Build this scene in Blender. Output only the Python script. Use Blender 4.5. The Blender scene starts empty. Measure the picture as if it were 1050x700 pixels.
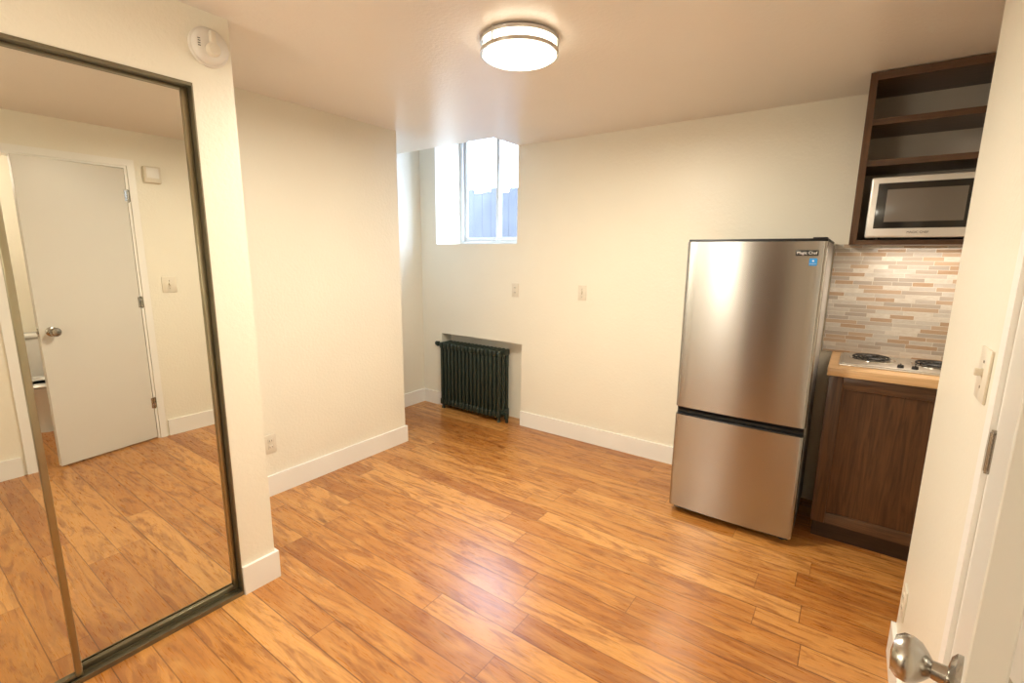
import bpy, bmesh, math, random
from mathutils import Vector, Matrix, Euler
random.seed(4)
S=bpy.context.scene; COL=S.collection
S.view_settings.view_transform='Standard'
S.view_settings.look='None'
S.view_settings.exposure=0.85

# ------------------------------------------------------------------ materials
class NT:
    def __init__(s,name):
        s.m=bpy.data.materials.new(name); s.m.use_nodes=True
        s.t=s.m.node_tree; s.b=s.t.nodes['Principled BSDF']
    def n(s,typ,**k):
        x=s.t.nodes.new(typ)
        for a,v in k.items(): setattr(x,a,v)
        return x
    def l(s,a,b): s.t.links.new(a,b)
    def math(s,op,a,b=None,c=None):
        x=s.n('ShaderNodeMath',operation=op)
        for i,v in enumerate((a,b,c)):
            if v is None: continue
            if isinstance(v,(int,float)): x.inputs[i].default_value=v
            else: s.l(v,x.inputs[i])
        return x.outputs[0]
    def coords(s): return s.n('ShaderNodeTexCoord').outputs['Object']
    def mapping(s,vec,scale=(1,1,1),loc=(0,0,0)):
        x=s.n('ShaderNodeMapping'); x.inputs['Scale'].default_value=scale; x.inputs['Location'].default_value=loc
        s.l(vec,x.inputs['Vector']); return x.outputs[0]
    def noise(s,vec,scale,detail=3,rough=.5,dist=0):
        x=s.n('ShaderNodeTexNoise'); x.inputs['Scale'].default_value=scale; x.inputs['Detail'].default_value=detail
        x.inputs['Roughness'].default_value=rough; x.inputs['Distortion'].default_value=dist
        s.l(vec,x.inputs['Vector']); return x.outputs['Fac']
    def ramp(s,fac,stops,interp='LINEAR'):
        x=s.n('ShaderNodeValToRGB'); x.color_ramp.interpolation=interp
        e=x.color_ramp.elements
        while len(e)<len(stops): e.new(.5)
        for i,(p,c) in enumerate(stops): e[i].position=p; e[i].color=c
        s.l(fac,x.inputs[0]); return x.outputs[0]
    def mix(s,fac,a,b,blend='MIX'):
        x=s.n('ShaderNodeMix',data_type='RGBA',blend_type=blend)
        for i,v in ((0,fac),(6,a),(7,b)):
            if isinstance(v,(int,float,tuple)): x.inputs[i].default_value=v
            else: s.l(v,x.inputs[i])
        return x.outputs[2]
    def bump(s,h,strength,dist=.01):
        x=s.n('ShaderNodeBump'); x.inputs['Strength'].default_value=strength; x.inputs['Distance'].default_value=dist
        s.l(h,x.inputs['Height']); s.l(x.outputs[0],s.b.inputs['Normal'])
    def set(s,**k):
        for a,v in k.items():
            i=s.b.inputs[a.replace('_',' ')]
            if isinstance(v,(int,float,tuple)): i.default_value=v
            else: s.l(v,i)
        return s
def paint(name,col,rough=.5,bump=.0,scale=90,var=.03):
    m=NT(name); co=m.coords()
    n=m.noise(co,2.5,2)
    c2=tuple(min(1,x*(1-var*2)) for x in col[:3])+(1,)
    m.set(Base_Color=m.mix(n,col,c2),Roughness=rough)
    if bump: m.bump(m.noise(co,scale,3,.6),bump,.004)
    return m.m
WALL=paint('cream_wall_paint',(.85,.81,.69,1),.38,.4,60)
CEIL=paint('warm_ceiling_paint',(.83,.76,.68,1),.30,.35,60)
TRIM=paint('white_trim_paint',(.88,.865,.82,1),.35,.03,30)
DOORP=paint('white_door_paint',(.70,.68,.62,1),.35,.05,20)
PLAST=paint('ivory_plastic',(.76,.70,.58,1),.35)
WPLAST=paint('white_plastic',(.84,.83,.80,1),.35)
DPLAST=paint('off_white_plastic',(.74,.71,.65,1),.4)
PORC=paint('white_porcelain',(.80,.80,.79,1),.12)
BLK=paint('black_plastic',(.012,.012,.013,1),.4)
DGREY=paint('grey_metal',(.48,.465,.45,1),.4)
SLOT=paint('dark_slot',(.02,.018,.015,1),.6)
BRONZE=NT('dark_bronze_frame').set(Metallic=.8,Roughness=.38,Base_Color=(.21,.185,.125,1)).m
def noisemetal(name,col,rough):
    m=NT(name); n=m.noise(m.coords(),12,2)
    m.set(Base_Color=col,Metallic=1.0,Roughness=m.math('MULTIPLY_ADD',n,.1,rough-.05)); return m.m
BRASS=noisemetal('aged_brass_frame',(.38,.345,.24,1),.32)
NICKEL=noisemetal('satin_nickel',(.46,.435,.39,1),.26)
CHROME=noisemetal('chrome',(.8,.78,.74,1),.12)
def steel(name,col,rough,axis='Z',aniso=.85,rot=.25,amp=.02):
    m=NT(name); co=m.coords()
    n=m.noise(m.mapping(co,(1,1,160)),6,2,.5)
    m.set(Base_Color=col,Metallic=1.0,Roughness=m.math('MULTIPLY_ADD',n,amp,rough-amp/2),Anisotropic=aniso,Anisotropic_Rotation=rot)
    t=m.n('ShaderNodeTangent',direction_type='RADIAL',axis=axis); m.l(t.outputs[0],m.b.inputs['Tangent'])
    return m.m
STEEL=steel('brushed_stainless_steel',(.44,.435,.425,1),.24,aniso=.85)
STEEL2=steel('brushed_cooktop_steel',(.70,.68,.64,1),.32,aniso=.2,amp=.06)
MIRROR=NT('mirror_silvering').set(Base_Color=(.75,.735,.66,1),Metallic=1.0,Roughness=.0).m
def emis(name,col,st,base=(.8,.8,.8,1)):
    m=NT(name); m.set(Base_Color=base,Emission_Color=col,Emission_Strength=st,Roughness=.4); return m.m
LAMPG=emis('frosted_lamp_glass',(1,.92,.76,1),5.5)
LAMPS=emis('frosted_lamp_glass_side',(1,.88,.68,1),3.8)
RADM=paint('dark_green_radiator_paint',(.022,.034,.025,1),.34,.2,40)
BGLASS=paint('black_glass',(.02,.018,.016,1),.08)
SCREEN=paint('oven_window_mesh',(.16,.14,.12,1),.25)
def glassm():
    m=NT('window_pane_glass'); t=m.n('ShaderNodeBsdfTransparent'); g=m.n('ShaderNodeBsdfGlossy')
    g.inputs['Roughness'].default_value=.02; mx=m.n('ShaderNodeMixShader'); mx.inputs[0].default_value=.04
    m.l(t.outputs[0],mx.inputs[1]); m.l(g.outputs[0],mx.inputs[2])
    m.l(mx.outputs[0],m.t.nodes['Material Output'].inputs[0]); return m.m
GLASS=glassm()
def floor_mat():
    m=NT('oak_laminate_planks'); co=m.coords()
    sp=m.n('ShaderNodeSeparateXYZ'); m.l(co,sp.inputs[0]); X,Y=sp.outputs[0],sp.outputs[1]
    PW,PL=.125,1.30
    yr=m.math('DIVIDE',Y,PW); row=m.math('FLOOR',yr)
    w1=m.n('ShaderNodeTexWhiteNoise',noise_dimensions='1D'); m.l(row,w1.inputs['W'])
    xr=m.math('ADD',m.math('DIVIDE',X,PL),m.math('MULTIPLY',w1.outputs['Value'],7.3)); col=m.math('FLOOR',xr)
    cb=m.n('ShaderNodeCombineXYZ'); m.l(row,cb.inputs[0]); m.l(col,cb.inputs[1])
    w2=m.n('ShaderNodeTexWhiteNoise',noise_dimensions='2D'); m.l(cb.outputs[0],w2.inputs['Vector'])
    rnd=w2.outputs['Value']
    off=m.n('ShaderNodeVectorMath',operation='MULTIPLY_ADD'); m.l(w2.outputs['Color'],off.inputs[0]); off.inputs[1].default_value=(9,9,9); m.l(co,off.inputs[2])
    v=off.outputs[0]
    g1=m.noise(m.mapping(v,(1.1,7,1)),1.6,6,.62,2.6)
    g2=m.noise(m.mapping(v,(3,55,1)),4,4,.6,.4)
    g3=m.noise(m.mapping(v,(.9,5,1)),2.0,3,.5,2.2)
    kn=m.n('ShaderNodeTexVoronoi'); kn.inputs['Scale'].default_value=1.0; m.l(m.mapping(v,(1.6,5,1)),kn.inputs['Vector'])
    knot=m.ramp(kn.outputs['Distance'],[(.03,(1,1,1,1)),(.09,(0,0,0,1))])
    base=m.ramp(rnd,[(0,(.36,.130,.024,1)),(.3,(.45,.178,.036,1)),(.65,(.52,.225,.052,1)),(1,(.63,.305,.088,1))])
    c=m.mix(m.math('MULTIPLY',m.ramp(g1,[(.47,(0,0,0,1)),(.61,(1,1,1,1))]),.72),base,(.24,.072,.013,1))
    c=m.mix(m.math('MULTIPLY',m.ramp(g3,[(.48,(0,0,0,1)),(.70,(1,1,1,1))]),.42),c,(.68,.36,.11,1))
    c=m.mix(m.math('MULTIPLY',m.ramp(g2,[(.45,(0,0,0,1)),(.75,(1,1,1,1))]),.28),c,(.20,.065,.014,1))
    c=m.mix(m.math('MULTIPLY',knot,.6),c,(.11,.032,.01,1))
    fy=m.math('FRACT',yr); fx=m.math('FRACT',xr)
    ey=m.math('MINIMUM',fy,m.math('SUBTRACT',1,fy)); ex=m.math('MINIMUM',fx,m.math('SUBTRACT',1,fx))
    sy=m.math('LESS_THAN',ey,.014); sx=m.math('LESS_THAN',ex,.0013)
    seam=m.math('MAXIMUM',sy,m.math('MULTIPLY',sx,.8))
    c=m.mix(m.math('MULTIPLY',seam,m.math('MULTIPLY_ADD',w1.outputs['Value'],.4,.5)),c,(.085,.025,.008,1))
    m.set(Base_Color=c,Roughness=m.math('MULTIPLY_ADD',g2,.16,.21),Specular_IOR_Level=.8)
    m.bump(m.math('SUBTRACT',m.math('MULTIPLY',g1,.5),seam),.14,.002)
    return m.m
FLOORM=floor_mat()
def wood(name,c1,c2,sc=(30,30,2),rough=.4):
    m=NT(name); co=m.coords()
    g=m.noise(m.mapping(co,sc),1.6,5,.6,.8)
    m.set(Base_Color=m.mix(m.ramp(g,[(.36,(0,0,0,1)),(.66,(1,1,1,1))]),c1,c2),Roughness=rough); return m.m
DWOOD=wood('dark_walnut_wood',(.108,.047,.018,1),(.048,.020,.008,1),(40,40,2.5),.33)
DWOODH=wood('dark_walnut_wood_shelf',(.125,.064,.032,1),(.062,.031,.016,1),(2.5,40,40),.33)
TOEK=wood('dark_brown_toe_kick',(.05,.025,.012,1),(.03,.014,.007,1),(2.5,40,40),.45)
REFLDOOR=wood('added_dark_door_wood',(.10,.055,.03,1),(.05,.026,.014,1),(20,20,2),.45)  # wood of the added door that darkens the steel reflections
BACKB=paint('taupe_back_panel',(.58,.51,.43,1),.5)
BUTCH=wood('maple_butcher_block',(.68,.45,.24,1),(.52,.31,.14,1),(2,30,30),.35)
def tiles():
    m=NT('linear_glass_stone_mosaic'); co=m.coords()
    sp=m.n('ShaderNodeSeparateXYZ'); m.l(co,sp.inputs[0]); X,Z=sp.outputs[0],sp.outputs[2]
    RH=.0225; yr=m.math('DIVIDE',Z,RH); row=m.math('FLOOR',yr)
    w1=m.n('ShaderNodeTexWhiteNoise',noise_dimensions='1D'); m.l(row,w1.inputs['W'])
    PL=m.math('MULTIPLY_ADD',w1.outputs['Value'],.10,.08)
    xr=m.math('ADD',m.math('DIVIDE',X,PL),m.math('MULTIPLY',w1.outputs['Value'],31.7)); col=m.math('FLOOR',xr)
    cb=m.n('ShaderNodeCombineXYZ'); m.l(row,cb.inputs[0]); m.l(col,cb.inputs[1])
    w2=m.n('ShaderNodeTexWhiteNoise',noise_dimensions='2D'); m.l(cb.outputs[0],w2.inputs['Vector']); r=w2.outputs['Value']
    c=m.ramp(r,[(0,(.38,.26,.17,1)),(.13,(.48,.46,.44,1)),(.30,(.40,.365,.33,1)),(.46,(.62,.60,.56,1)),(.62,(.44,.33,.24,1)),(.74,(.52,.51,.49,1)),(.88,(.35,.325,.30,1))],'CONSTANT')
    n=m.noise(m.mapping(co,(14,1,40)),2.5,4,.6)
    c=m.mix(m.math('MULTIPLY',m.ramp(n,[(.35,(0,0,0,1)),(.7,(1,1,1,1))]),.5),c,(.42,.34,.27,1))
    fy=m.math('FRACT',yr); fx=m.math('MULTIPLY',m.math('FRACT',xr),PL)
    s=m.math('MAXIMUM',m.math('LESS_THAN',fy,.10),m.math('LESS_THAN',fx,.002))
    c=m.mix(s,c,(.64,.61,.56,1))
    m.set(Base_Color=c,Roughness=m.math('MULTIPLY_ADD',r,.2,.05),Specular_IOR_Level=1.0,Coat_Weight=.5,Coat_Roughness=.08)
    tilt=m.math('MULTIPLY',r,m.math('FRACT',xr))
    m.bump(m.math('SUBTRACT',m.math('MULTIPLY',tilt,1.4),s),.5,.002)
    return m.m
TILE=tiles()
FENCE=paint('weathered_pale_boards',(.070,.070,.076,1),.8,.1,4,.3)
GROUND=paint('dark_soil_ground',(.05,.042,.034,1),.9,.5,30,.2)

# ------------------------------------------------------------------ builders
def wloc(o):
    v=Vector(o.location)
    while o.parent: o=o.parent; v+=o.location
    return v
class B:
    def __init__(s): s.bm=bmesh.new(); s.mats=[]; s.mi=0
    def mat(s,m):
        if m not in s.mats: s.mats.append(m)
        s.mi=s.mats.index(m); return s
    def _fin(s,old,smooth=False):
        for f in s.bm.faces:
            if f not in old: f.material_index=s.mi; f.smooth=smooth
    def box(s,lo,hi,bev=0,seg=2,smooth=False):
        old=set(s.bm.faces)
        r=bmesh.ops.create_cube(s.bm,size=1)
        vs=r['verts']; c=[(a+b)/2 for a,b in zip(lo,hi)]; d=[abs(b-a) for a,b in zip(lo,hi)]
        for v in vs: v.co=Vector((c[0]+v.co.x*d[0],c[1]+v.co.y*d[1],c[2]+v.co.z*d[2]))
        if bev:
            es=list({e for v in vs for e in v.link_edges})
            bmesh.ops.bevel(s.bm,geom=es,offset=bev,segments=seg,affect='EDGES',profile=.5)
        s._fin(old,smooth); return s
    def lathe(s,prof,c,axis='Z',seg=32,smooth=True,sx=1,sy=1):
        old=set(s.bm.faces); rings=[]
        def P(r,h,a):
            x,y=r*math.cos(a)*sx,r*math.sin(a)*sy
            v={'Z':(x,y,h),'Y':(x,h,y),'X':(h,x,y)}[axis]
            return Vector(c)+Vector(v)
        for r,h in prof:
            if r<1e-6: rings.append([s.bm.verts.new(P(0,h,0))])
            else: rings.append([s.bm.verts.new(P(r,h,2*math.pi*i/seg)) for i in range(seg)])
        for a,b in zip(rings,rings[1:]):
            for i in range(seg):
                j=(i+1)%seg
                if len(a)==1 and len(b)==1: continue
                if len(a)==1: s.bm.faces.new((a[0],b[i],b[j]))
                elif len(b)==1: s.bm.faces.new((a[i],b[0],a[j]))
                else: s.bm.faces.new((a[i],b[i],b[j],a[j]))
        for e in (rings[0],rings[-1]):
            if len(e)>1: s.bm.faces.new(e)
        s._fin(old,smooth); return s
    def cyl(s,c,r,h,axis='Z',seg=24,bev=0):
        if bev: p=[(r-bev,0),(r,bev),(r,h-bev),(r-bev,h)]
        else: p=[(r,0),(r,h)]
        return s.lathe(p,c,axis,seg,True)
    def tube(s,pts,r,seg=10):
        old=set(s.bm.faces); pts=[Vector(p) for p in pts]; rings=[]
        up=None
        for i,p in enumerate(pts):
            t=(pts[min(i+1,len(pts)-1)]-pts[max(i-1,0)]).normalized()
            if up is None: up=t.orthogonal().normalized()
            up=(up-t*up.dot(t)).normalized(); q=t.cross(up)
            rings.append([s.bm.verts.new(p+(up*math.cos(2*math.pi*k/seg)+q*math.sin(2*math.pi*k/seg))*r) for k in range(seg)])
        for a,b in zip(rings,rings[1:]):
            for i in range(seg): j=(i+1)%seg; s.bm.faces.new((a[i],a[j],b[j],b[i]))
        s.bm.faces.new(rings[0]); s.bm.faces.new(rings[-1])
        s._fin(old,True); return s
    def prism(s,poly,a,b,axis='X'):
        old=set(s.bm.faces)
        def P(p,h): return {'X':(h,p[0],p[1]),'Y':(p[0],h,p[1]),'Z':(p[0],p[1],h)}[axis]
        A=[s.bm.verts.new(P(p,a)) for p in poly]; Bv=[s.bm.verts.new(P(p,b)) for p in poly]
        n=len(poly)
        for i in range(n): j=(i+1)%n; s.bm.faces.new((A[i],A[j],Bv[j],Bv[i]))
        s.bm.faces.new(A); s.bm.faces.new(Bv)
        s._fin(old); return s
    def out(s,name,parent=None,origin=None,xf=None,**props):
        bmesh.ops.recalc_face_normals(s.bm,faces=s.bm.faces[:])
        if xf is not None: s.bm.transform(xf)
        if origin is None:
            if parent is not None: origin=wloc(parent)
            else:
                vs=[v.co for v in s.bm.verts]
                origin=Vector(((min(v.x for v in vs)+max(v.x for v in vs))/2,(min(v.y for v in vs)+max(v.y for v in vs))/2,min(v.z for v in vs)))
        origin=Vector(origin)
        s.bm.transform(Matrix.Translation(-origin))
        me=bpy.data.meshes.new(name); s.bm.to_mesh(me); s.bm.free()
        for m in s.mats: me.materials.append(m)
        try: me.set_sharp_from_angle(angle=math.radians(40))
        except Exception: pass
        o=bpy.data.objects.new(name,me); COL.objects.link(o)
        o.location=origin-(wloc(parent) if parent else Vector())
        if parent: o.parent=parent
        for k,v in props.items(): o[k]=v
        return o
def thing(name,loc,label,category,**k):
    e=bpy.data.objects.new(name,None); e.empty_display_size=.1; e.location=loc; COL.objects.link(e)
    e['label']=label; e['category']=category
    for a,v in k.items(): e[a]=v
    return e
def st(b,name,label=None,**k):
    o=b.out(name,origin=(0,0,0),kind='structure',**k)
    if label: o['label']=label
    return o
def text(name,body,loc,size,mat,parent,rot=(math.pi/2,0,0),ext=.0004,**k):
    cu=bpy.data.curves.new(name,'FONT'); cu.body=body; cu.size=size; cu.extrude=ext; cu.align_x='CENTER'; cu.align_y='CENTER'
    t=bpy.data.objects.new(name+'_tmp',cu); COL.objects.link(t); bpy.context.view_layer.update()
    me=bpy.data.meshes.new_from_object(t.evaluated_get(bpy.context.evaluated_depsgraph_get()))
    bpy.data.objects.remove(t)
    me.materials.clear(); me.materials.append(mat)
    o=bpy.data.objects.new(name,me); COL.objects.link(o); o.rotation_euler=rot
    o.location=Vector(loc)-(wloc(parent) if parent else Vector()); o.parent=parent
    for a,v in k.items(): o[a]=v
    return o

# ------------------------------------------------------------------ room dims
YB=3.36; XA=-2.83; YA=2.487; XL=-3.507; XC=-2.06; YC=.996; ZC=2.37; XR=.27; YR=2.15; XK=.585; YF=-1.3
T=.12; BH=.12; DJ=.60; NZ=.735
b=B().mat(WALL)
b.box((XL-T,YB,0),(-3.25,YB+.40,NZ)); b.box((-2.30,YB,0),(XK+T,YB+.40,NZ)); b.box((-3.25,YB+.13,0),(-2.30,YB+.40,NZ))
b.box((XL-T,YB,NZ),(XK+T,YB+.40,1.59))
b.box((XL-T,YB,1.59),(-3.30,YB+.40,2.82)); b.box((-2.36,YB,1.59),(XK+T,YB+.40,2.82))
b.box((-3.30,YB+.33,2.66),(-2.36,YB+.40,2.82))
st(b,'wall_back')
b=B().mat(WALL); b.box((XL-T,YA,0),(XL,YB,2.82)); b.box((XA-.10,YC,0),(XA,YA,ZC)); b.box((XL-T,YA-.10,0),(XA-.10,YA,ZC))
st(b,'wall_left')
b=B().mat(WALL); b.box((XC-.12,.849,0),(XC,YC,ZC)); b.box((XA-.1,YC-.10,0),(XC-.12,YC,ZC)); b.box((XC-.12,-.72,2.108),(XC,.849,ZC)); b.box((XC-.12,YF,0),(XC,-.72,ZC))
b.box((XA-.1,YF,0),(XA,YC-.1,ZC))
st(b,'wall_closet')
b=B().mat(WALL); b.box((XR,YF,0),(XR+T,DJ,ZC)); b.box((XR,1.335,0),(XR+T,YR,ZC)); b.box((XR,DJ,2.11),(XR+T,1.335,ZC)); b.box((XR+T,YR-T,0),(XK,YR,ZC))
b.box((XK,YR-T,0),(XK+T,YB,ZC))
st(b,'wall_right')
b=B().mat(WALL); b.box((XA-.1,YF-T,0),(1.9,YF,ZC)); st(b,'wall_front')
b=B().mat(WALL); b.box((1.8,YF,0),(1.9,YR,ZC)); b.box((XK+T,YR-T,0),(1.8,YR,ZC)); st(b,'wall_side_room')
b=B().mat(FLOORM); b.box((XL-T,YF-T,-.1),(1.9,YB+.15,0)); st(b,'floor')
b=B().mat(CEIL)
b.box((XL-T,YF-T,ZC),(1.9,3.035,2.82)); b.box((-2.36,3.035,ZC),(1.9,YB+.02,2.82)); b.box((XL-T,YF-T,2.82),(1.9,YB+.5,2.95))
st(b,'ceiling')
def bb(name,*boxes):
    b=B().mat(TRIM)
    for lo,hi in boxes: b.box((lo[0],lo[1],0.0),(hi[0],hi[1],BH+.012))
    st(b,name)
t=.014
bb('baseboard_back',((-2.30,YB-t),(-.80,YB)),((XL+t,YB-t),(-3.25,YB)))
bb('baseboard_left',((XA,YC+t),(XA+t,YA+t)),((XL+t,YA),(XA,YA+t)),((XL,YA),(XL+t,YB)))
bb('baseboard_closet',((XC,.849),(XC+t,YC+t)),((XA,YC),(XC,YC+t)))
bb('baseboard_right',((XR-t,1.40),(XR,YR+t)),((XR,YR),(XR+T,YR+t)),((XR-t,YF),(XR,DJ-.07)))
b=B().mat(TRIM)
b.box((XR-.012,1.339,0),(XR,1.385,2.16)); b.box((XR-.012,DJ-.05,0),(XR,DJ-.002,2.16)); b.box((XR-.012,DJ-.002,2.113),(XR,1.339,2.16))
b.box((XR-.002,1.322,0),(XR+T+.002,1.337,2.10)); b.box((XR-.002,DJ-.002,0),(XR+T+.002,DJ+.013,2.10)); b.box((XR-.002,DJ-.002,2.10),(XR+T+.002,1.337,2.112))
st(b,'trim_1','painted casing around the interior doorway')
b=B().mat(REFLDOOR); b.box((-1.12,YF,.005),(-.30,YF+.02,2.04),.003)  # added unseen door, dark so the steel refrigerator mirrors darker streaks
for z0,z1 in ((.18,.95),(1.10,1.90)):
    b.box((-1.00,YF+.019,z0),(-.42,YF+.028,z1),.006)
refl_door=b.out('added_dark_door',origin=(-.71,YF,0),kind='structure',label='added dark panelled door out of view, darkens the refrigerator reflections')
b=B().mat(NICKEL); b.lathe([(0,0),(.03,0),(.03,.008),(.012,.012),(.012,.035),(.028,.05),(.028,.065),(0,.072)],(-1.05,YF+.02,.96),'Y',24); b.out('door_knob',parent=refl_door)
b=B().mat(TRIM); b.box((-1.18,YF,0),(-1.122,YF+.015,2.10)); b.box((-.298,YF,0),(-.24,YF+.015,2.10)); b.box((-1.122,YF,2.045),(-.298,YF+.015,2.10))  # casing that goes with the added unseen door
st(b,'added_door_trim','painted casing around the added dark door')

# ------------------------------------------------------------------ hinged door
HX,HY=XR-.004,1.318
ANG=math.atan2(.108,.60)
W=.615
xf=Matrix.Translation((HX,HY,0))@Matrix.Rotation(-ANG,4,'Z')
b=B().mat(DOORP); b.box((0,-W,.012),(.035,0,2.09),.002,1)
door=b.out('door_1',origin=(HX,HY,0),xf=xf,kind='structure',label='flat white painted interior door standing ajar')
def doorpart(b,name,**k): return b.out(name,parent=door,xf=xf,**k)
ky=-W+.064; kz=.957
b=B().mat(NICKEL)
b.lathe([(.0,.0),(.033,.0),(.033,-.006),(.026,-.011),(.013,-.013),(.0115,-.028),(.018,-.033),(.027,-.041),(.031,-.051),(.030,-.061),(.023,-.069),(.0,-.072)],(0,ky,kz),'X',32)
doorpart(b,'door_knob',label='satin nickel round knob')
b=B().mat(NICKEL); b.lathe([(.0,.035),(.033,.035),(.033,.041),(.026,.046),(.0115,.048),(.0115,.065),(.026,.078),(.0295,.088),(.02,.104),(.0,.106)],(0,ky,kz),'X',32)
doorpart(b,'door_knob')
b=B().mat(NICKEL); b.box((.006,-W-.0015,kz-.028),(.029,-W+.002,kz+.028),.001); b.box((.011,-W-.009,kz-.009),(.023,-W,kz+.009),.003)
doorpart(b,'latch_plate')
for z in (1.90,1.11,.30):
    b=B().mat(NICKEL); b.cyl((-.004,.008,z-.042),.0055,.084,'Z',12); b.box((-.0025,.008,z-.041),(.0,.032,z+.041)); b.box((-.002,-.014,z-.041),(.001,.006,z+.041))
    b.cyl((-.004,.008,z+.042),.004,.005,'Z',10); b.cyl((-.004,.008,z-.047),.004,.005,'Z',10)
    doorpart(b,'hinge')

# ------------------------------------------------------------------ mirrored closet sliding doors
def mirror_door(name,x,y0,y1,label):
    z0,z1=.020,2.096; fw=.019
    b=B().mat(MIRROR); b.box((x-.004,y0+fw*.6,z0+.01),(x,y1-fw*.6,z1-.006))
    d=b.out(name,origin=(x,(y0+y1)/2,z0),kind='structure',label=label)
    b=B().mat(BRASS)
    b.box((x-.012,y0,z0),(x+.012,y0+fw,z1),.003); b.box((x-.012,y1-fw,z0),(x+.012,y1,z1),.003)
    b.mat(BRONZE); b.box((x-.011,y0+fw,z0),(x+.010,y1-fw,z0+.018),.002); b.box((x-.011,y0+fw,z1-.008),(x+.010,y1-fw,z1),.002)
    b.out('frame',parent=d)
    return d
mirror_door('door_2',-2.105,.275,.843,'mirrored sliding closet door with thin metal frame')
mirror_door('door_3',-2.077,-.70,.303,'mirrored sliding closet door with thin metal frame')
b=B().mat(BRONZE)
b.box((XC-.115,-.715,0),(XC+.004,.844,.010)); 
for x in (-2.125,-2.091,-2.058): b.box((x-.003,-.715,.008),(x+.003,.844,.020))
b.box((XC-.115,-.715,2.096),(XC+.002,.844,2.107)); b.box((XC-.115,.844,0),(XC+.002,.8485,2.107))
st(b,'trim_2','dark bronze sliding door track around the closet opening')

# ------------------------------------------------------------------ window
WX0,WX1,WZ0,WZ1,WY=-3.30,-2.36,1.59,2.66,3.70
WF=paint('white_vinyl_frame',(.62,.62,.61,1),.4)
b=B().mat(WF); f=.035
b.box((WX0,WY,WZ0),(WX0+f,WY+.06,WZ1),.003); b.box((WX1-f,WY,WZ0),(WX1,WY+.06,WZ1),.003)
b.box((WX0+f,WY,WZ0),(WX1-f,WY+.06,WZ0+f),.003); b.box((WX0+f,WY,WZ1-f),(WX1-f,WY+.06,WZ1),.003)
win=b.out('window_1',origin=((WX0+WX1)/2,WY,WZ0),kind='structure',label='white vinyl sliding window set high in a deep recess')
mx=(WX0+WX1)/2
for a,c,y in ((WX0+f,mx+.02,WY+.028),(mx-.02,WX1-f,WY+.006)):
    b=B().mat(WF); g=.036
    b.box((a,y,WZ0+f),(a+g,y+.022,WZ1-f),.002); b.box((c-g,y,WZ0+f),(c,y+.022,WZ1-f),.002)
    b.box((a+g,y,WZ0+f),(c-g,y+.022,WZ0+f+g),.002); b.box((a+g,y,WZ1-f-g),(c-g,y+.022,WZ1-f),.002)
    sash=b.out('sash',parent=win)
    b=B().mat(GLASS); b.box((a+g,y+.009,WZ0+f+g),(c-g,y+.013,WZ1-f-g)); b.out('pane',parent=sash)
b=B().mat(GROUND); b.box((-12,3.78,1.30),(4,14,1.42)); g=b.out('ground',origin=(0,0,0),kind='structure',label='bare ground outside the basement window')
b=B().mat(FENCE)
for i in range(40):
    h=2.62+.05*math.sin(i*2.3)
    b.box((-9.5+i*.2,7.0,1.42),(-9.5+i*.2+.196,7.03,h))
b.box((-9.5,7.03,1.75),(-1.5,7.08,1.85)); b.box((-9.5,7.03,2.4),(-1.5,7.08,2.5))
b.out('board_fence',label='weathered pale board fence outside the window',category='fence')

# ------------------------------------------------------------------ radiator
rx0,rx1=-3.215,-2.475; ry0,ry1=3.275,3.445; N=16; pitch=(rx1-rx0)/N
rad=thing('radiator',((rx0+rx1)/2,3.37,0),'dark green cast iron column radiator set in a wall niche','radiator')
first=None
for i in range(N):
    xc=rx0+pitch*(i+.5)
    if first is None:
        b=B().mat(RADM); w=pitch*.38
        for k in range(3):
            y=ry0+.026+k*.059
            b.lathe([(.012,.06),(.0195,.09),(.0195,.60),(.012,.63)],(xc,y,0),'Z',14,True,sx=w/.0225)
        b.box((xc-w,ry0,.60),(xc+w,ry1,.66),.014,3,True); b.box((xc-w,ry0,.040),(xc+w,ry1,.105),.014,3,True)
        b.cyl((xc-pitch/2,(ry0+ry1)/2,.632),.022,pitch,'X',14); b.cyl((xc-pitch/2,(ry0+ry1)/2,.073),.022,pitch,'X',14)
        o=b.out('radiator_section',parent=rad); first=o; fx=xc
    else:
        o=first.copy(); COL.objects.link(o); o.parent=rad; o.location=first.location+Vector((xc-fx,0,0))
for x in (rx0+.025,rx1-.025):
    for y in (ry0+.03,ry1-.03):
        b=B().mat(RADM); b.lathe([(.02,0),(.013,.02),(.016,.06)],(x,y,0),'Z',12); b.out('foot',parent=rad)
b=B().mat(RADM); b.cyl((rx0-.04,3.33,.632),.012,.05,'X',12); b.cyl((rx0-.055,3.33,.61),.016,.045,'Z',12)
b.lathe([(.0,0),(.016,.002),(.022,.010),(.022,.022),(.012,.03),(.0,.031)],(rx0-.09,3.33,.635),'X',14); b.cyl((rx0-.065,3.33,.635),.007,.02,'X',8)
b.out('valve',parent=rad,label='dark round handwheel valve')
b=B().mat(RADM); b.cyl((rx1-.005,3.33,.073),.013,.05,'X',12); b.cyl((rx1+.045,3.33,.0),.013,.095,'Z',12); b.cyl((rx1+.045,3.33,.045),.020,.045,'Z',8)
b.out('pipe',parent=rad)

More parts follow.
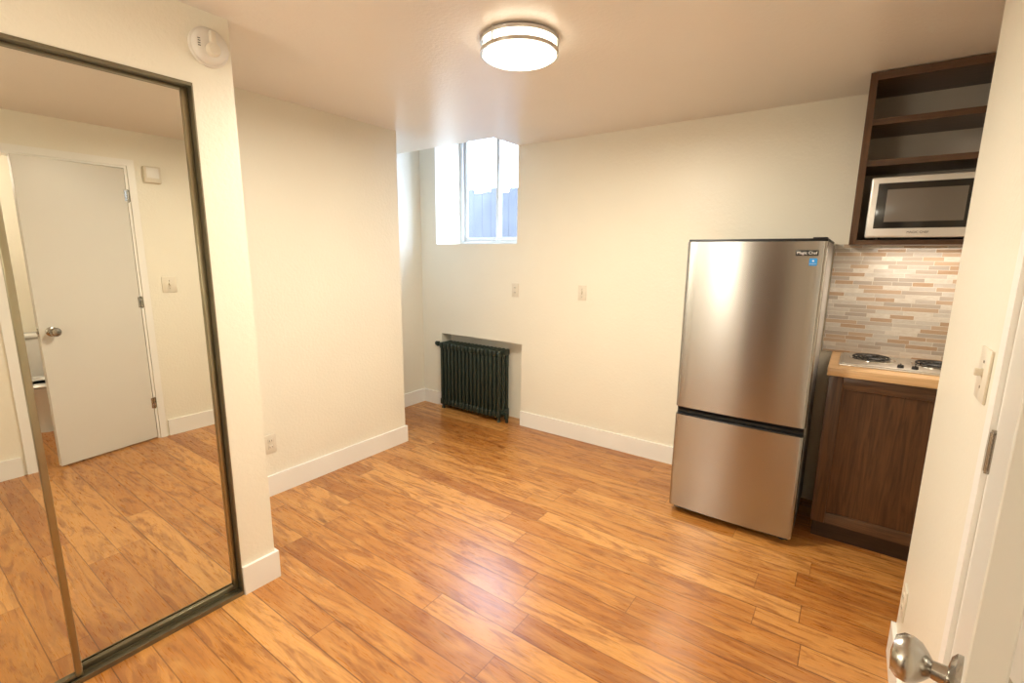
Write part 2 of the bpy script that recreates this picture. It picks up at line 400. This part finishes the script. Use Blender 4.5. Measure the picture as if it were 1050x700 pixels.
# ------------------------------------------------------------------ refrigerator
fx0,fx1,fy,fh=-.766,-.124,2.70,1.59
fr=thing('refrigerator',((fx0+fx1)/2,3.0,0),'stainless steel bottom-freezer refrigerator with grey sides','refrigerator')
b=B().mat(DGREY); b.box((fx0+.004,fy+.062,.03),(fx1-.004,3.335,fh-.012),.004); b.out('body',parent=fr,label='grey metal body')
b=B().mat(BLK); b.box((fx0+.002,fy+.02,fh-.014),(fx1-.002,3.335,fh),.004); b.out('top_panel',parent=fr,label='black top panel')
def fdoor(z0,z1,name):
    b=B().mat(STEEL)
    n=14; r=.018; poly=[(fx0,fy+.055),(fx0,fy+r)]
    for k in range(1,5): a=math.pi/2*k/4; poly.append((fx0+r-r*math.cos(a),fy+r-r*math.sin(a)))
    for k in range(1,n): u=k/n; poly.append((fx0+r+(fx1-fx0-2*r)*u,fy-.010*math.sin(math.pi*u)))
    for k in range(0,5): a=math.pi/2*k/4; poly.append((fx1-r+r*math.sin(a),fy+r-r*math.cos(a)))
    poly.append((fx1,fy+.055))
    b.prism(poly,z0,z1,'Z')
    b.bm.normal_update()
    for fc in b.bm.faces:
        if abs(fc.normal.z)<.5: fc.smooth=True
    return b.out(name,parent=fr,label='brushed stainless door')
fdoor(.655,fh-.014,'refrigerator_door'); fdoor(.045,.607,'freezer_door')
b=B().mat(BLK); b.box((fx0+.006,fy+.028,.600),(fx1-.006,fy+.06,.66)); b.prism([(fy+.004,.655),(fy+.03,.655),(fy+.03,.625),(fy+.016,.643)],fx0+.01,fx1-.01,'X')
b.box((fx0+.01,fy+.004,.603),(fx1-.01,fy+.03,.6115),.002)
b.out('handle_recess',parent=fr,label='black recessed grip between the doors')
b=B().mat(BLK); b.box((fx1-.065,fy+.010,fh-.003),(fx1-.006,fy+.065,fh+.005),.003); b.out('hinge_cover',parent=fr)
b=B().mat(BLK); b.box((fx0+.02,fy+.05,.012),(fx1-.02,3.3,.05)); b.out('base_grille',parent=fr)
for x in (fx0+.05,fx1-.05):
    b=B().mat(BLK); b.cyl((x,fy+.08,0),.018,.03,'Z',14); b.out('foot',parent=fr)
b=B().mat(BLK); b.box((-.252,fy-.010,1.508),(-.158,fy+.004,1.534),.002)
lg=b.out('logo_plate',parent=fr,label='black plate with white script lettering')
text('lettering','Magic Chef',(-.205,fy-.0105,1.521),.0185,WPLAST,lg)
STK=paint('blue_sticker',(.02,.28,.72,1),.4)
b=B().mat(STK); b.box((-.192,fy-.0075,1.462),(-.160,fy-.001,1.496))
sk=b.out('efficiency_sticker',parent=fr,label='small blue energy sticker')
text('lettering','ENERGY',(-.176,fy-.008,1.470),.0075,WPLAST,sk)
b=B().mat(WPLAST); b.lathe([(.0,0),(.0045,0),(.0045,-.0004),(.0,-.0004)],(-.176,fy-.0078,1.484),'Y',5,False); b.out('star',parent=sk)

# ------------------------------------------------------------------ kitchen
cx0,cx1,cy=-.06,.575,2.876; CT=.957
cab=thing('base_cabinet',((cx0+cx1)/2,3.1,0),'dark walnut base cabinet with recessed panel door','cabinet')
b=B().mat(DWOOD); b.box((cx0,cy+.02,.10),(cx1,3.35,CT-.045)); b.mat(TOEK).box((cx0+.01,cy+.05,0),(cx1,3.35,.10)); b.out('body',parent=cab)
b=B().mat(DWOOD)
dz0,dz1=.105,CT-.05; dx0,dx1=cx0+.002,cx1-.004; s=.062
b.box((dx0,cy,dz0),(dx0+s,cy+.02,dz1),.003,2); b.box((dx1-s,cy,dz0),(dx1,cy+.02,dz1),.003,2)
b.mat(DWOODH); b.box((dx0+s,cy,dz0),(dx1-s,cy+.02,dz0+s),.003,2); b.box((dx0+s,cy,dz1-s),(dx1-s,cy+.02,dz1),.003,2)
b.mat(DWOOD); b.box((dx0+s-.002,cy+.012,dz0+s-.002),(dx1-s+.002,cy+.018,dz1-s+.002))
b.out('door',parent=cab,label='dark walnut shaker door')
b=B().mat(BUTCH); b.box((cx0-.008,cy-.04,CT-.042),(cx1+.008,3.352,CT),.004)
b.out('countertop',label='light maple butcher block countertop on the base cabinet',category='countertop')
b=B().mat(TILE); b.box((cx0-.06,YB-.008,CT),(XK,YB,1.575)); b.out('tile_backsplash',origin=(0,YB,0),label='beige and grey linear glass mosaic backsplash',category='backsplash')
kx0,kx1,ky0,ky1=-.025,.50,2.93,3.29
ck=thing('cooktop',((kx0+kx1)/2,3.1,CT),'two-burner stainless electric coil cooktop on the countertop','cooktop')
b=B().mat(STEEL2); b.box((kx0,ky0,CT),(kx1,ky1,CT+.008),.003); b.box((kx0+.012,ky0+.012,CT+.006),(kx1-.012,ky1-.012,CT+.014),.004); b.out('plate',parent=ck)
for bx,by,br in ((.115,3.135,.082),(.375,3.135,.082)):
    b=B().mat(CHROME); b.lathe([(br+.018,.012),(br+.018,.018),(br+.006,.019),(br*.8,.010),(0,.009)],(bx,by,CT),'Z',36)
    bu=b.out('burner',parent=ck)
    b=B().mat(BLK); pts=[]
    for k in range(150):
        a=k/149*2*math.pi*3.6; r=.014+(br-.012)*k/149; pts.append((bx+r*math.cos(a),by+r*math.sin(a),CT+.025))
    b.tube(pts,.0048,7); b.out('coil',parent=bu,label='black spiral heating coil')
for x in (.225,.28):
    b=B().mat(BLK); b.lathe([(.0135,.0),(.013,.009),(.011,.015),(0,.016)],(x,2.978,CT+.013),'Z',20); b.box((x-.0025,2.967,CT+.026),(x+.0025,2.989,CT+.033),.001)
    b.out('knob',parent=ck)
ux0,ux1,uy0,uz0,uz1=-.052,.575,3.0,1.565,2.366
up=thing('wall_shelf_cabinet',((ux0+ux1)/2,3.18,uz0),'dark walnut open wall cabinet with shelves reaching the ceiling','cabinet')
p=.02
b=B().mat(DWOOD); b.box((ux0,uy0+.012,uz0),(ux0+p,3.352,uz1)); b.box((ux1-p,uy0,uz0),(ux1,3.352,uz1))
b.box((ux0,uy0-.004,uz0),(ux0+.03,uy0+.012,uz1))
b.mat(DWOODH); b.box((ux0+p,uy0+.012,uz0),(ux1-p,3.34,uz0+.024)); b.box((ux0+.03,uy0,uz0+.001),(ux1-p,uy0+.012,uz0+.0235)); b.box((ux0+.03,uy0-.004,uz1-.035),(ux1-p,3.34,uz1-.001))
b.mat(BACKB); b.box((ux0+p,3.34,uz0),(ux1-p,3.352,uz1-.02))
b.out('body',parent=up)
for z in (2.145,1.955):
    b=B().mat(DWOODH); b.box((ux0+p,uy0+.013,z-.014),(ux1-p,3.34,z+.014)); b.out('shelf',parent=up)
mx0,mx1,my,mz0,mz1=.008,.50,2.925,uz0+.034,1.875
mw=thing('microwave_oven',((mx0+mx1)/2,3.1,uz0+.024),'silver countertop microwave with black glass door on the cabinet shelf','microwave')
b=B().mat(DGREY); b.box((mx0+.003,my+.025,mz0),(mx1-.003,3.32,mz1-.002),.004)
b.out('body',parent=mw,label='dark grey metal casing')
for x in (mx0+.05,mx1-.05):
    for y in (my+.10,3.26):
        b=B().mat(BLK).cyl((x,y,uz0+.024),.012,.012,'Z',12); b.out('foot',parent=mw)
px=mx1-.10
MWS=NT('satin_silver_plastic').set(Base_Color=(.72,.70,.665,1),Metallic=.4,Roughness=.34).m
b=B().mat(MWS); b.box((mx0,my,mz0),(px,my+.028,mz1),.008,3); d=b.out('door',parent=mw,label='champagne silver door frame')
b=B().mat(BGLASS); b.box((mx0+.028,my-.003,mz0+.040),(px-.004,my+.01,mz1-.028),.003); b.out('door_glass',parent=d,label='black glass')
b=B().mat(SCREEN); b.box((mx0+.065,my-.004,mz0+.070),(px-.045,my+.005,mz1-.058),.001); b.out('viewing_window',parent=d)
text('lettering','MAGIC CHEF',((mx0+px)/2,my-.001,mz0+.021),.0135,BLK,d)
b=B().mat(BGLASS); b.box((px+.002,my,mz0),(mx1,my+.028,mz1),.006); b.out('control_panel',parent=mw,label='black control panel')

# ------------------------------------------------------------------ ceiling lamp
lx,ly=-1.235,1.76
lamp=thing('ceiling_lamp',(lx,ly,ZC),'round flush ceiling light with frosted glass and two nickel bands','ceiling lamp')
b=B().mat(NICKEL); b.lathe([(0,0),(.140,0),(.140,-.010),(0,-.010)],(lx,ly,ZC),'Z',48); b.out('base',parent=lamp)
b=B().mat(LAMPS); b.lathe([(.0,-.008),(.148,-.008),(.150,-.056)],(lx,ly,ZC),'Z',48)
b.mat(LAMPG); b.lathe([(.150,-.056),(.142,-.070),(.10,-.080),(0,-.084)],(lx,ly,ZC),'Z',48); b.out('lamp_shade',parent=lamp,label='frosted white glass diffuser')
BAND=noisemetal('brushed_nickel_band',(.60,.59,.57,1),.3)
for z,r in ((-.014,.162),(-.056,.162)):
    b=B().mat(BAND); b.lathe([(r-.008,z+.007),(r,z+.007),(r,z-.007),(r-.008,z-.007),(r-.008,z+.007)],(lx,ly,ZC),'Z',56); b.out('band',parent=lamp)
for k in range(3):
    a=k*2*math.pi/3+.4; b=B().mat(BAND); b.cyl((lx+.157*math.cos(a),ly+.157*math.sin(a),ZC-.056),.004,.056,'Z',8); b.out('post',parent=lamp)

# ------------------------------------------------------------------ toilet in the next room (seen in the mirror through the doorway)
wc=thing('toilet',(1.35,.86,0),'white porcelain toilet in the adjoining bathroom','toilet')
b=B().mat(PORC); b.lathe([(0,0),(.12,0),(.10,.10),(.11,.22),(.17,.34),(.185,.39),(.15,.395),(.12,.30),(0,.26)],(1.28,.86,0),'Z',32,True,sx=1.15); b.box((1.40,.76,0),(1.60,.96,.38),.03,3); b.out('bowl',parent=wc)
b=B().mat(PORC); b.lathe([(.10,.396),(.185,.396),(.19,.405),(.18,.415),(.11,.415),(.10,.396)],(1.28,.86,0),'Z',32,True,sx=1.15); b.out('seat',parent=wc)
b=B().mat(PORC); b.box((1.57,.66,.38),(1.76,1.06,.74),.02,3); b.box((1.56,.65,.74),(1.77,1.07,.775),.012,3); b.out('tank',parent=wc)

# ------------------------------------------------------------------ small wall devices
sd=thing('smoke_detector',(XC,.915,2.245),'round off-white smoke detector on the closet pillar','smoke detector')
b=B().mat(DPLAST); b.lathe([(0,0),(.068,0),(.068,.010),(.062,.014),(.060,.028),(.052,.036),(.028,.040),(0,.040)],(XC,.915,2.245),'X',40); b.out('housing',parent=sd)
b=B().mat(PLAST); b.lathe([(.0,.036),(.023,.036),(.024,.052),(.019,.062),(.0,.063)],(XC,.912,2.228),'X',28); b.box((XC+.038,.902,2.240),(XC+.058,.922,2.290),.005)
b.out('test_button',parent=sd,label='raised round centre')
b=B().mat(SLOT)
for k in range(4): b.box((XC+.030,.866,2.232+k*.008),(XC+.0395,.874,2.234+k*.008))
b.out('vent',parent=sd)
def plate(name,c,n,kind,label,cat,mat=PLAST,w=.0355,h=.0585):
    ax,sg=n; e=thing(name,c,label,cat)
    def bx(b,w0,w1,z0,z1,d0,d1,bev=0):
        if ax=='Y': b.box((c[0]+w0,c[1]+sg*d0,c[2]+z0),(c[0]+w1,c[1]+sg*d1,c[2]+z1),bev)
        else: b.box((c[0]+sg*d0,c[1]+w0,c[2]+z0),(c[0]+sg*d1,c[1]+w1,c[2]+z1),bev)
    b=B().mat(mat); bx(b,-w,w,-h,h,0,.006,.002); b.out('cover_plate',parent=e)
    if kind=='switch':
        b=B().mat(mat); bx(b,-.0055,.0055,-.004,.014,.004,.021,.002); b.out('toggle',parent=e)
        for z in (.03,-.03): b=B().mat(NICKEL); bx(b,-.003,.003,z-.003,z+.003,.005,.0075); b.out('screw',parent=e)
    elif kind=='outlet':
        for zz in (.02,-.02):
            b=B().mat(mat); bx(b,-.016,.016,zz-.014,zz+.014,.005,.008,.003); s=b.out('socket',parent=e)
            for q in (-.007,.007): b=B().mat(SLOT); bx(b,q-.0012,q+.0012,zz-.004,zz+.006,.0078,.0085); b.out('slot',parent=s)
    return e
plate('wall_outlet',(-2.37,YB,1.20),('Y',-1),'outlet','ivory outlet on the plain back wall below the window','outlet')
plate('light_switch',(-1.73,YB,1.21),('Y',-1),'switch','ivory toggle switch on the plain back wall','light switch')
plate('wall_outlet',(XA,1.40,.335),('X',1),'outlet','ivory outlet low on the wall beside the closet','outlet')
plate('light_switch',(XR,1.525,1.235),('X',-1),'switch','ivory toggle switch with a wide plate beside the door','light switch',w=.050,h=.062)
plate('wall_outlet',(XR,2.04,.295),('X',-1),'outlet','ivory outlet low on the wall beside the door','outlet')
tb=thing('thermostat',(XR,1.49,2.07),'cream wall thermostat box above the light switch','thermostat')
b=B().mat(PLAST); b.box((XR-.035,1.435,2.01),(XR+.004,1.545,2.13),.006,3); b.out('housing',parent=tb)
b=B().mat(WPLAST); b.box((XR-.038,1.45,2.045),(XR-.034,1.53,2.12),.002); b.out('cover_grille',parent=tb)

# ------------------------------------------------------------------ lights
def light(name,typ,loc,energy,color,size=.2,rot=None,**k):
    l=bpy.data.lights.new(name,typ); l.energy=energy; l.color=color
    if typ=='AREA': l.size=size
    elif typ!='SUN': l.shadow_soft_size=size
    for a,v in k.items(): setattr(l,a,v)
    o=bpy.data.objects.new(name,l); o.location=loc; COL.objects.link(o)
    if rot: o.rotation_euler=rot
    return o
light('room_lamp_light','AREA',(lx,ly,ZC-.091),27,(1,.915,.75),.26,(0,0,0),shape='DISK')
light('added_fill_light','POINT',(-1.5,-.75,1.6),22,(1,.925,.79),.25)  # added fill out of view, no fixture; placed for the refrigerator's bright streak
light('side_room_light','POINT',(1.0,.3,2.1),22,(1,.90,.78),.2)
light('range_light','AREA',(.26,3.10,1.555),2.0,(1,.84,.66),.4,(0,0,0))
po=light('window_portal','AREA',(-2.83,3.80,2.12),1,(1,1,1),1,(math.radians(-90),0,0),shape='RECTANGLE',size_y=1.1)
try: po.data.cycles.is_portal=True
except Exception: pass
w=bpy.data.worlds.new('World'); S.world=w; w.use_nodes=True
bg=w.node_tree.nodes['Background']; bg.inputs[0].default_value=(.55,.72,1,1); bg.inputs[1].default_value=12.5

# ------------------------------------------------------------------ camera
th,psi,rl=.1803,.6206,.01
s_,c_=math.sin(psi),math.cos(psi); st_,ct_=math.sin(th),math.cos(th)
R=Vector((c_,s_,0)); U=Vector((-s_*st_,c_*st_,ct_)); F=Vector((-s_*ct_,c_*ct_,-st_))
R2=R*math.cos(rl)+U*math.sin(rl); U2=U*math.cos(rl)-R*math.sin(rl)
M=Matrix((R2,U2,-F)).transposed().to_4x4(); M.translation=(0,0,1.5)
cd=bpy.data.cameras.new('camera'); cd.sensor_width=36; cd.lens=489.04/1050*36; cd.clip_start=.02
cam=bpy.data.objects.new('camera',cd); COL.objects.link(cam); cam.matrix_world=M; S.camera=cam
